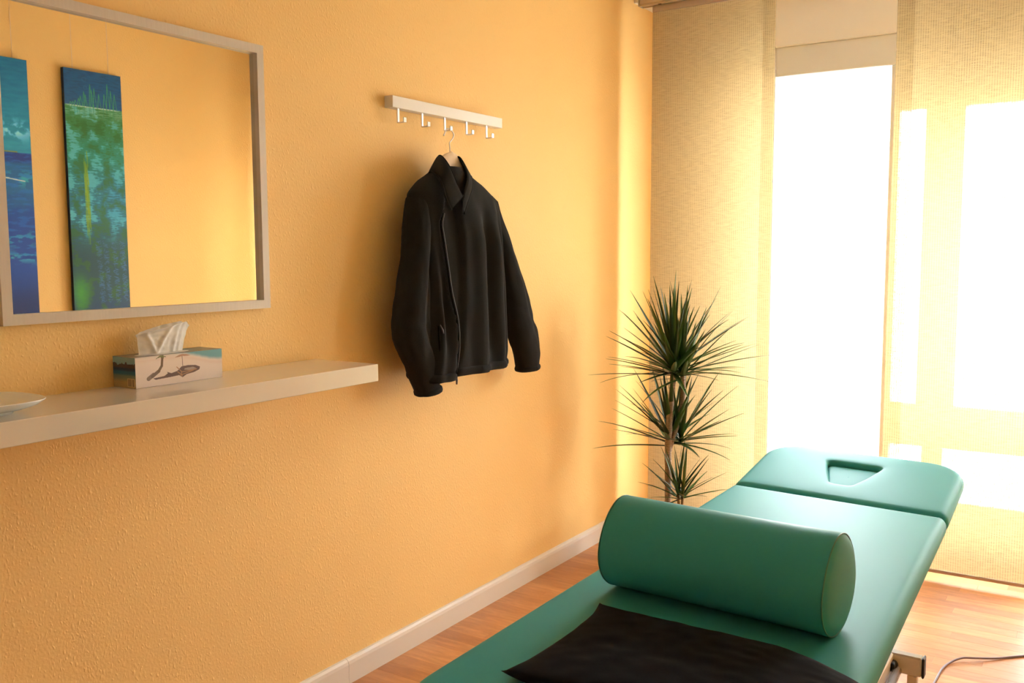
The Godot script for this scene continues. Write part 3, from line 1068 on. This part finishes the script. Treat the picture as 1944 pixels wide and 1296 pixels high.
func make_plant() -> void:
	var at := Vector3(0.425, 0.0, -3.80)
	var p := thing("dracaena", at, "tall potted spiky-leaved plant with three tufts standing before the left blind", "potted plant")
	var pot := lathe([Vector2(0.001, 0.0), Vector2(0.100, 0.0), Vector2(0.105, 0.004), Vector2(0.130, 0.175), Vector2(0.137, 0.183), Vector2(0.137, 0.208), Vector2(0.133, 0.212), Vector2(0.126, 0.208), Vector2(0.122, 0.18), Vector2(0.115, 0.165)], 56)
	put(p, "pot", pot, M.pot)
	put(p, "soil", lathe([Vector2(0.123, 0.182), Vector2(0.10, 0.187), Vector2(0.05, 0.190), Vector2(0.001, 0.191)], 40), M.soil)
	var v := func(x: float, y: float, z := -3.80) -> Vector3: return Vector3(x, y, z) - at
	var trunk := smooth_path([v.call(0.418, 0.175), v.call(0.421, 0.35), v.call(0.420, 0.52, -3.795), v.call(0.428, 0.68, -3.79), v.call(0.434, 0.80), v.call(0.437, 0.90)], 8)
	var radii := []
	for i in trunk.size():
		radii.append(lerpf(0.0165, 0.0125, float(i) / trunk.size()) + 0.0012 * sin(i * 1.9))
	put(p, "trunk", tube(trunk, radii, 14), M.bark)
	var t2 := smooth_path([v.call(0.420, 0.50, -3.797), v.call(0.432, 0.57, -3.81), v.call(0.458, 0.66, -3.825), v.call(0.472, 0.75, -3.83), v.call(0.474, 0.88, -3.82)], 8)
	put(p, "trunk", tube(t2, 0.0115, 12), M.bark)
	put(p, "trunk", tube(smooth_path([v.call(0.475, 0.175, -3.77), v.call(0.487, 0.275, -3.765), v.call(0.484, 0.31, -3.765), v.call(0.483, 0.35, -3.765)], 6), 0.0065, 10), M.leaf_stem)
	put(p, "trunk", tube(smooth_path([v.call(0.487, 0.27, -3.765), v.call(0.500, 0.29, -3.77), v.call(0.503, 0.35, -3.77)], 6), 0.006, 10), M.leaf_stem)
	# tufts: centre, number, longest leaf, how far the lowest leaves hang out, leaf width
	rng.seed = 20
	tuft(p, v.call(0.436, 0.895), 60, 0.42, 98.0, 0.0235)
	tuft(p, v.call(0.474, 0.880, -3.82), 34, 0.40, 92.0, 0.0225)
	tuft(p, v.call(0.410, 0.570, -3.835), 32, 0.37, 92.0, 0.021)
	tuft(p, v.call(0.460, 0.575, -3.84), 26, 0.35, 92.0, 0.021)
	tuft(p, v.call(0.483, 0.345, -3.765), 20, 0.25, 88.0, 0.014)
	tuft(p, v.call(0.503, 0.345, -3.77), 16, 0.25, 88.0, 0.014)

func tuft(p: Node3D, c: Vector3, n: int, long: float, open: float, wide: float) -> void:
	for i in n:
		var f := (i + 0.5) / n
		var az := i * 2.39996 + rng.randf_range(-0.3, 0.3)
		var el := deg_to_rad(lerpf(6.0, open, pow(f, 1.15)) + rng.randf_range(-7.0, 7.0))   # angle from upright
		var l := long * rng.randf_range(0.72, 1.05)
		var dir := Vector3(cos(az), 0, sin(az))
		# keep clear of the wall and the blind
		var room := (p.position + c).x - 0.02
		if dir.x < 0.0:
			l = minf(l, room / maxf(-dir.x * sin(el), 0.05))
		var back := (p.position + c).z - ZB - 0.05
		if dir.z < 0.0:
			l = minf(l, back / maxf(-dir.z * sin(el), 0.05))
		l = maxf(l, 0.10)
		var side := dir.cross(Vector3.UP).normalized()
		var st := surf()
		var base := c + Vector3(0, -0.03 * f + rng.randf_range(-0.01, 0.01), 0)
		var pos := base
		var rows := []
		var steps := 12
		var droop := rng.randf_range(0.05, 0.30) * (0.25 + f)
		var w := wide * rng.randf_range(0.85, 1.1)
		for k in steps + 1:
			var t := float(k) / steps
			var e := el + droop * t * t
			var fwd := dir * sin(e) + Vector3.UP * cos(e)
			var nrm := dir * -cos(e) + Vector3.UP * sin(e)
			var hw := w * 0.5 * (0.62 + 0.38 * sstep(0.0, 0.25, t)) * (1.0 - pow(t, 2.2)) + 0.0003
			rows.append([pos - side * hw + nrm * hw * 0.35, pos - side * hw * 0.5 + nrm * hw * 0.1, pos, pos + side * hw * 0.5 + nrm * hw * 0.1, pos + side * hw + nrm * hw * 0.35])
			pos += fwd * l / steps
		# upper and lower face, half a millimetre apart
		var under := []
		for k in rows.size():
			var r := []
			for q in rows[k]:
				r.append(q - (dir * -cos(el) + Vector3.UP * sin(el)) * 0.0006)
			under.append(r)
		grid(st, rows, false, false, true)
		grid(st, under, false, false, false)
		st.generate_normals()
		put(p, "leaf", st.commit(), M.leaves[rng.randi_range(0, 3)])

# ------------------------------------------------------------ small things

func blend_px(im: Image, x: int, y: int, c: Color, a: float) -> void:
	if x >= 0 and y >= 0 and x < im.get_width() and y < im.get_height():
		im.set_pixel(x, y, im.get_pixel(x, y).lerp(c, clampf(a, 0.0, 1.0)))

func brush(im: Image, a: Vector2, b: Vector2, r: float, c: Color, alpha := 1.0) -> void:
	var n := maxi(1, int(a.distance_to(b) / maxf(r * 0.5, 0.5)))
	for i in n + 1:
		var p := a.lerp(b, float(i) / n)
		for y in range(int(p.y - r - 1), int(p.y + r + 2)):
			for x in range(int(p.x - r - 1), int(p.x + r + 2)):
				var d := Vector2(x, y).distance_to(p)
				if d < r + 0.5:
					blend_px(im, x, y, c, alpha * clampf(r + 0.5 - d, 0.0, 1.0))

func fill_poly(im: Image, poly: Array, c: Color, alpha := 1.0) -> void:
	var pk := PackedVector2Array(poly)
	var lo := pk[0]
	var hi := pk[0]
	for q in pk:
		lo = lo.min(q)
		hi = hi.max(q)
	for y in range(int(lo.y), int(hi.y) + 1):
		for x in range(int(lo.x), int(hi.x) + 1):
			if Geometry2D.is_point_in_polygon(Vector2(x + 0.5, y + 0.5), pk):
				blend_px(im, x, y, c, alpha)

# box whose faces show parts of one picture; rects: face -> Rect2 in 0..1, faces in the order +x, -x, +y, -y, +z, -z
func printed_box(size: Vector3, rects: Array) -> ArrayMesh:
	var st := surf(false)
	var h := size / 2.0
	var faces := [
		[Vector3(h.x, -h.y, h.z), Vector3(h.x, -h.y, -h.z), Vector3(h.x, h.y, -h.z), Vector3(h.x, h.y, h.z)],
		[Vector3(-h.x, -h.y, -h.z), Vector3(-h.x, -h.y, h.z), Vector3(-h.x, h.y, h.z), Vector3(-h.x, h.y, -h.z)],
		[Vector3(-h.x, h.y, h.z), Vector3(h.x, h.y, h.z), Vector3(h.x, h.y, -h.z), Vector3(-h.x, h.y, -h.z)],
		[Vector3(-h.x, -h.y, -h.z), Vector3(h.x, -h.y, -h.z), Vector3(h.x, -h.y, h.z), Vector3(-h.x, -h.y, h.z)],
		[Vector3(-h.x, -h.y, h.z), Vector3(h.x, -h.y, h.z), Vector3(h.x, h.y, h.z), Vector3(-h.x, h.y, h.z)],
		[Vector3(h.x, -h.y, -h.z), Vector3(-h.x, -h.y, -h.z), Vector3(-h.x, h.y, -h.z), Vector3(h.x, h.y, -h.z)]]
	for i in 6:
		var r: Rect2 = rects[i]
		var uv := [Vector2(r.position.x, r.end.y), r.end, Vector2(r.end.x, r.position.y), r.position]
		var f: Array = faces[i]
		for k in [0, 2, 1, 0, 3, 2]:
			st.set_uv(uv[k])
			st.add_vertex(f[k])
	return done(st)

func make_small_things() -> void:
	make_tissue_box()
	# white dish at the left end of the view, standing on the shelf
	var d := put(self, "dish", dish_mesh(), M.porcelain)
	d.position = Vector3(0.128, 1.0818, -0.982)
	tag(d, "shallow white porcelain dish on the shelf, at its left", "dish")
	# grey power cable on the floor, right of the table
	var path := smooth_path([Vector3(1.60, 0.004, -2.85), Vector3(1.615, 0.004, -3.05), Vector3(1.6252, 0.004, -3.174), Vector3(1.6313, 0.004, -3.30), Vector3(1.648, 0.005, -3.37), Vector3(1.678, 0.010, -3.415), Vector3(1.7144, 0.010, -3.438), Vector3(1.775, 0.005, -3.487), Vector3(1.8547, 0.004, -3.563), Vector3(1.98, 0.004, -3.66), Vector3(2.14, 0.004, -3.70), Vector3(2.30, 0.004, -3.72)], 8)
	var c := put(self, "power_cable", tube(path, 0.0036, 12), M.cable)
	tag(c, "mauve-grey power cable curving over the laminate floor beside the table", "cable")

func dish_mesh() -> ArrayMesh:
	var prof := [[0.001, 0.0055], [0.045, 0.0055], [0.048, 0.0], [0.053, 0.0], [0.055, 0.005], [0.075, 0.009], [0.093, 0.017], [0.1045, 0.0262], [0.1055, 0.0278], [0.1042, 0.0286], [0.0995, 0.0262], [0.088, 0.018], [0.072, 0.0125], [0.05, 0.0105], [0.001, 0.010]]
	var rows := []
	for p in prof:
		var ring := []
		for k in 96:
			var a := -TAU * k / 96.0
			var c := cos(a)
			var s := sin(a)
			var q := pow(pow(absf(c), 3.0) + pow(absf(s), 3.0), -1.0 / 3.0)
			var f := lerpf(1.0, q, sstep(0.03, 0.1, p[0]))
			ring.append(Vector3(p[0] * f * c, p[1], p[0] * f * s))
		rows.append(ring)
	return grid_mesh(rows, true)

func make_tissue_box() -> void:
	var size := Vector3(0.088, 0.0745, 0.2585)
	var t := thing("tissue_box", Vector3(0.0455, 1.0818, -1.4920), "beach-printed cardboard tissue box with a white tissue pulled up, on the shelf", "tissue box")
	# atlas: front 0..512 x 0..160, top 0..512 x 160..340, left end 0..180 x 340..500
	var im := Image.create(512, 512, false, Image.FORMAT_RGB8)
	im.fill(Color(0.86, 0.82, 0.78))
	var n := noise(81, 1.0, 3)
	var sand := Color(0.93, 0.87, 0.82)
	for y in 160:
		for x in 512:
			var u := x / 512.0
			var sea := lerpf(0.06, 0.40, sstep(0.45, 1.0, u)) + 0.012 * n.get_noise_2d(x * 0.02, 0.0)
			var v := y / 160.0
			var c := sand.lerp(Color(0.90, 0.80, 0.74), 0.5 * bump(v, sea + 0.06, 0.06))
			c = c.lerp(Color(0.42, 0.66, 0.70), (1.0 - sstep(sea - 0.16, sea, v)) * sstep(0.30, 0.6, u))
			c = c.lerp(Color(0.78, 0.74, 0.68), 0.5 * bump(v, 0.0, 0.05) * (1.0 - sstep(0.3, 0.6, u)))
			im.set_pixel(x, y, c)
	# shadow of the trees on the sand, the trunk, the parasol and the lounger: print
	var shade := Color(0.38, 0.29, 0.28)
	fill_poly(im, [Vector2(95, 118), Vector2(160, 112), Vector2(180, 100), Vector2(175, 92), Vector2(200, 102), Vector2(235, 94), Vector2(262, 72), Vector2(300, 70), Vector2(345, 74), Vector2(372, 86), Vector2(368, 100), Vector2(335, 112), Vector2(290, 118), Vector2(265, 132), Vector2(245, 118), Vector2(190, 122), Vector2(110, 126)], shade, 0.9)
	fill_poly(im, [Vector2(280, 84), Vector2(330, 82), Vector2(350, 92), Vector2(310, 98), Vector2(275, 92)], Color(0.75, 0.68, 0.63), 0.8)
	brush(im, Vector2(70, 116), Vector2(98, 98), 11.0, Color(0.58, 0.50, 0.45))
	brush(im, Vector2(92, 106), Vector2(128, 82), 9.0, Color(0.50, 0.42, 0.37))
	brush(im, Vector2(128, 82), Vector2(146, 56), 7.0, Color(0.48, 0.39, 0.32))
	brush(im, Vector2(146, 56), Vector2(152, 4), 6.5, Color(0.47, 0.37, 0.28))
	for i in 14:
		var x0 := 146.0 + rng.randf_range(-8, 10)
		brush(im, Vector2(x0, rng.randf_range(0, 6)), Vector2(x0 + rng.randf_range(-30, 30), rng.randf_range(4, 16)), 1.6, Color(0.45, 0.46, 0.28), 0.8)
	brush(im, Vector2(266, 14), Vector2(268, 80), 1.2, Color(0.45, 0.36, 0.33))
	fill_poly(im, [Vector2(222, 20), Vector2(250, 8), Vector2(268, 5), Vector2(290, 8), Vector2(318, 17), Vector2(290, 18), Vector2(266, 17), Vector2(244, 20)], Color(0.74, 0.58, 0.48))
	for q in [[Vector2(232, 72), Vector2(262, 102)], [Vector2(262, 102), Vector2(350, 96)], [Vector2(250, 120), Vector2(330, 100)], [Vector2(258, 100), Vector2(262, 126)], [Vector2(236, 98), Vector2(258, 116)]]:
		brush(im, q[0], q[1], 2.4, Color(0.72, 0.55, 0.42))
	# top: deep blue sea band with sand, and the left end: hills over the bay
	for y in range(160, 340):
		for x in 512:
			var v := (y - 160) / 180.0
			var c := Color(0.42, 0.52, 0.54).lerp(Color(0.62, 0.58, 0.52), sstep(0.2, 0.75, v + 0.1 * n.get_noise_2d(x * 0.01, y * 0.02)))
			c = c.lerp(Color(0.36, 0.30, 0.28), 0.6 * sstep(0.2, 0.4, n.get_noise_2d(x * 0.015 + 7.0, y * 0.03)))
			im.set_pixel(x, y, c)
	for y in range(340, 500):
		for x in 180:
			var v := (y - 340) / 160.0
			var c := Color(0.52, 0.68, 0.72)
			var ridge := 0.22 + 0.10 * n.get_noise_2d(x * 0.03, 3.0)
			if v > ridge:
				c = Color(0.30, 0.26, 0.27)
			c = c.lerp(Color(0.08, 0.22, 0.36), sstep(0.33, 0.36, v))
			c = c.lerp(Color(0.16, 0.42, 0.52), sstep(0.40, 0.48, v))
			c = c.lerp(Color(0.48, 0.55, 0.48), sstep(0.52, 0.62, v))
			c = c.lerp(Color(0.78, 0.66, 0.46), sstep(0.62, 0.85, v))
			im.set_pixel(x, y, c)
	# bar code on the end panel
	im.fill_rect(Rect2i(112, 450, 58, 44), Color(0.90, 0.80, 0.62))
	var bx := 117
	while bx < 164:
		var bw := rng.randi_range(1, 4)
		im.fill_rect(Rect2i(bx, 453, bw, 38), Color(0.20, 0.14, 0.12))
		bx += bw + rng.randi_range(2, 4)
	var m := plain(Color.WHITE, 0.35)
	m.albedo_texture = tex(im)
	var px := 1.0 / 512.0
	var front := Rect2(0, 0, 1, 160 * px)
	var top := Rect2(0, 160 * px, 1, 180 * px)
	var end := Rect2(2 * px, 340 * px, 176 * px, 160 * px)
	var plain_r := Rect2(0.8, 0.9, 0.1, 0.05)
	var carton := put(t, "carton", printed_box(size, [front, plain_r, top, plain_r, end, plain_r]), m)
	carton.position = Vector3(0, size.y / 2.0 + 0.0003, 0)
	# slot with its plastic film
	var film := lathe([Vector2(1.0, 0.0), Vector2(0.85, 0.0012), Vector2(0.001, 0.0016)], 48)
	var fo := put(t, "slot_film", film, M.tissue)
	fo.transform = Transform3D(Basis.from_scale(Vector3(0.026, 1.0, 0.078)), Vector3(0.0, size.y + 0.0004, 0.020))
	# the tissue: two leaves of a folded sheet, drawn up into a fan
	var outline_l := [[0.0, 1.4040], [0.35, 1.4018], [0.62, 1.4055], [0.85, 1.430], [0.93, 1.4560], [1.0, 1.4900]]
	var zs0 := 0.083 - 0.0005
	var rows := []
	var n2 := noise(82, 1.0, 2)
	for side in [1.0, -1.0]:
		var rr := []
		for i in 25:
			var f := i / 24.0
			var r := []
			for k in 49:
				var g := k / 48.0
				# left edge rises steeply, the upper edge climbs to the right
				var ul := lerpf(1.4045, 1.4015, f)
				var ur := lerpf(1.532, 1.553, pow(f, 1.4))
				var u := lerpf(ul, ur, g)
				var ytop := lerpf(1.2065, 1.2345, pow(g, 0.75)) - 0.012 * sstep(0.90, 1.0, g)
				var y := lerpf(1.0818 + size.y + 0.0008, ytop, f)
				var spread := 0.006 + 0.010 * f
				var x: float = 0.046 + side * spread * sin(PI * clampf(g, 0.02, 0.98))
				# creases running up from the slot
				var crease := 0.0
				for c in [[0.12, 0.34, 0.004], [0.58, 0.36, 0.005], [0.76, 0.74, 0.003], [0.90, 0.86, 0.003]]:
					crease += c[2] * bump(g, lerpf(c[1], c[0], f), 0.05)
				x += crease * side + 0.0015 * n2.get_noise_2d(g * 5.0, f * 3.0 + side)
				# top edge folded over to the front
				x += 0.004 * sstep(0.86, 1.0, f) * side
				r.append(Vector3(x, y, -u) - t.position)
			rr.append(r)
		var ts := put(t, "tissue", grid_mesh(rr, false, false, side < 0.0), M.tissue)
		ts.set_meta("label", "white tissue drawn up out of the slot")

func make_paintings() -> void:
	# 1: meadow over water; the picture's left is nearer the camera
	var w := 256
	var h := 1024
	var a := Image.create(w, h, false, Image.FORMAT_RGB8)
	var n := noise(91, 1.0, 4)
	var n2 := noise(92, 1.0, 4)
	for y in h:
		for x in w:
			var v := float(y) / h
			var broad := n.get_noise_2d(x * 0.012, y * 0.010)
			var hz := n2.get_noise_2d(x * 0.02, y * 0.12)
			var c := Color(0.0, 0.28, 0.40).lerp(Color(0.0, 0.35, 0.46), 0.5 + hz)
			var line := 0.143 + 0.022 * (x / 256.0) * 0.0 + 0.003 * n.get_noise_2d(x * 0.1, 0.0)
			if v > line:
				var g := Color(0.20, 0.50, 0.22).lerp(Color(0.10, 0.52, 0.35), sstep(0.2, 0.34, v))
				g = g.lerp(Color(0.05, 0.42, 0.40), sstep(0.32, 0.50, v))
				g = g.lerp(Color(0.02, 0.26, 0.24), sstep(0.55, 0.78, v))
				g = g.lerp(Color(0.02, 0.22, 0.30), sstep(0.85, 0.98, v))
				g = g.lerp(Color(0.38, 0.74, 0.66), 0.75 * sstep(0.05, 0.40, broad + 0.5 * hz) * (1.0 - sstep(0.60, 0.72, v)))
				g = g.lerp(Color(0.12, 0.38, 0.10), 0.6 * sstep(0.05, 0.35, -broad + 0.4 * hz))
				g = g.lerp(Color(0.62, 0.78, 0.55), 0.55 * bump(v, line + 0.02, 0.025) * sstep(-0.1, 0.3, hz + 0.3 * (x / 256.0)))
				g = g.lerp(Color(0.25, 0.62, 0.10), 0.8 * bump(v, 0.90, 0.07) * bump(x, 30.0, 36.0))
				g = g.lerp(Color(0.16, 0.55, 0.60), 0.7 * bump(v, 0.52, 0.10) * bump(x, 200.0, 70.0) * sstep(-0.2, 0.2, broad + hz))
				c = g
			c = c.lerp(c * 0.7, 0.35 * absf(hz))
			c = Color(c.r, minf(c.g * 1.08, 1.0), minf(c.b * 1.35, 1.0))
			a.set_pixel(x, y, c)
	for i in 90:   # white foam line
		brush(a, Vector2(rng.randf_range(0, 256), 147 + rng.randf_range(-3, 3)), Vector2(rng.randf_range(0, 256), 149 + rng.randf_range(-3, 3)).lerp(Vector2(128, 148), 0.6), 1.0, Color(0.80, 0.90, 0.85), 0.12)
	for s in [[68, 40], [84, 60], [112, 92], [118, 70], [90, 48], [150, 58], [175, 60], [190, 104], [205, 78], [222, 66], [60, 30], [45, 20], [34, 14], [24, 12], [130, 78]]:
		var x := float(s[0])
		var top: float = 146.0 - s[1]
		brush(a, Vector2(x - 6, 150), Vector2(x, top), 1.1, Color(0.28, 0.70, 0.45), 0.8)
		brush(a, Vector2(x, top), Vector2(x + 10, 148), 1.1, Color(0.22, 0.62, 0.48), 0.7)
		brush(a, Vector2(x - 6, 150), Vector2(x - 5, 190), 1.0, Color(0.20, 0.55, 0.40), 0.5)
	for s in [[88, 36, 9], [92, 70, 7], [128, 118, 8]]:
		for k in 20:
			var t := TAU * k / 20.0
			blend_px(a, int(s[0] + s[2] * cos(t)), int(s[1] + s[2] * sin(t)), Color(0.6, 0.8, 0.85), 0.7)
	for i in 60:   # yellow-green drips
		var x := 78.0 + rng.randf_range(-9, 9)
		var y0 := rng.randf_range(330, 620)
		brush(a, Vector2(x, y0), Vector2(x + 3, y0 + rng.randf_range(20, 130)), rng.randf_range(0.8, 2.0), Color(0.52, 0.66, 0.10), 0.25)
	for i in 420:  # blue flecks low on the right
		var col: float = [118.0, 150.0, 190.0, 228.0][rng.randi_range(0, 3)]
		var y := rng.randf_range(700, 960)
		brush(a, Vector2(col + rng.randf_range(-14, 14) + (y - 700) * 0.05, y), Vector2(col + rng.randf_range(-14, 14) + (y - 700) * 0.05, y + 5), 1.0, Color(0.20, 0.42, 0.62), 0.5)
	# 2: sky with a cloud over a striped blue sea
	var b := Image.create(w, h, false, Image.FORMAT_RGB8)
	for y in h:
		for x in w:
			var v := float(y) / h
			var hz := n2.get_noise_2d(x * 0.012 + 40.0, y * 0.05)
			var br := n.get_noise_2d(x * 0.014 + 9.0, y * 0.016)
			var c := Color(0.03, 0.44, 0.52).lerp(Color(0.16, 0.56, 0.58), sstep(0.0, 0.34, v) + 0.4 * hz)
			c = c.lerp(Color(0.86, 0.93, 0.92), 0.9 * sstep(0.0, 0.35, br + 0.15) * bump(v, 0.268, 0.035) * bump(x, 190.0, 80.0))
			if v > 0.352:
				c = Color(0.05, 0.20, 0.44).lerp(Color(0.05, 0.42, 0.52), sstep(0.375, 0.40, v) * 0.8)
				c = c.lerp(Color(0.03, 0.26, 0.50), sstep(0.48, 0.62, v + 0.05 * br))
				c = c.lerp(Color(0.30, 0.68, 0.62), 0.8 * sstep(0.0, 0.3, br + hz) * (bump(v, 0.68, 0.025) + bump(v, 0.45, 0.03) + bump(v, 0.75, 0.02)))
				c = c.lerp(Color(0.02, 0.15, 0.33), sstep(0.78, 0.95, v))
				c = c.lerp(Color(0.10, 0.42, 0.66), 0.5 * sstep(0.05, 0.35, hz) * (1.0 - sstep(0.72, 0.8, v)))
			b.set_pixel(x, y, Color(c.r * 0.8, minf(c.g * 1.1, 1.0), minf(c.b * 1.35, 1.0)))
	brush(b, Vector2(60, 356), Vector2(200, 358), 2.0, Color(0.55, 0.55, 0.20), 0.7)
	for k in 3:
		brush(b, Vector2(120 + 30 * k, 456 + 4 * k), Vector2(165 + 30 * k, 460 + 5 * k), 2.2, Color(0.85, 0.92, 0.92), 0.7)
	var pics := [
		["tall narrow canvas of green water weeds under a dark blue sky, seen in the mirror", a, -2.8875, -3.2219, Color(0.03, 0.16, 0.30)],
		["tall narrow canvas of a cloud over blue sea, leftmost in the mirror", b, -2.3554, -2.6930, Color(0.22, 0.12, 0.30)]]
	for q in pics:
		var y1 := 2.3756
		var y0 := 1.0590
		var zc: float = (q[2] + q[3]) / 2.0
		var t := thing("painting", Vector3(XR - 0.014, y0, zc), q[0], "painting", "narrow blue-green canvases on the right wall")
		var m := plain(Color.WHITE, 0.55)
		m.albedo_texture = tex(q[1])
		var whole := Rect2(0, 0, 1, 1)
		var im: Image = q[1]
		var canvas := put(t, "canvas", printed_face(Vector3(0.022, y1 - y0, q[2] - q[3])), m)
		canvas.position = Vector3(-0.003, (y1 - y0) / 2.0, 0)
		put(t, "canvas_edge", canvas_sides(Vector3(0.0218, y1 - y0 + 0.0006, q[2] - q[3] + 0.0006), Vector3(-0.003, (y1 - y0) / 2.0, 0)), plain(q[4], 0.7))
		for s in [-0.11, 0.10]:
			put(t, "hanging_wire", tube([Vector3(0.010, y1 - y0 - 0.01, s), Vector3(0.0115, CEIL - y0 - 0.0005, s)], 0.0007, 6), M.satin_metal)

# the painted face looks towards -x; its left, seen from the room, is the end with the greater z... as the mirror shows it
func printed_face(size: Vector3) -> ArrayMesh:
	var st := surf(false)
	var h := size / 2.0
	var p := [Vector3(-h.x, -h.y, h.z), Vector3(-h.x, -h.y, -h.z), Vector3(-h.x, h.y, -h.z), Vector3(-h.x, h.y, h.z)]
	var uv := [Vector2(0, 1), Vector2(1, 1), Vector2(1, 0), Vector2(0, 0)]
	for k in [0, 1, 2, 0, 2, 3]:
		st.set_uv(uv[k])
		st.add_vertex(p[k])
	return done(st)

func canvas_sides(size: Vector3, c: Vector3) -> ArrayMesh:
	var st := surf(false)
	var h := size / 2.0
	var e := 0.0003
	var f := [Vector2(-h.y, -h.z), Vector2(h.y, -h.z), Vector2(h.y, h.z), Vector2(-h.y, h.z)]
	for i in 4:
		var a: Vector2 = f[i]
		var b: Vector2 = f[(i + 1) % 4]
		poly_out(st, [c + Vector3(-h.x, a.x, a.y), c + Vector3(-h.x, b.x, b.y), c + Vector3(h.x, b.x, b.y), c + Vector3(h.x, a.x, a.y)], c)
	var back := []
	for q in f:
		back.append(c + Vector3(h.x, q.x, q.y))
	poly_out(st, back, c)
	return done(st)
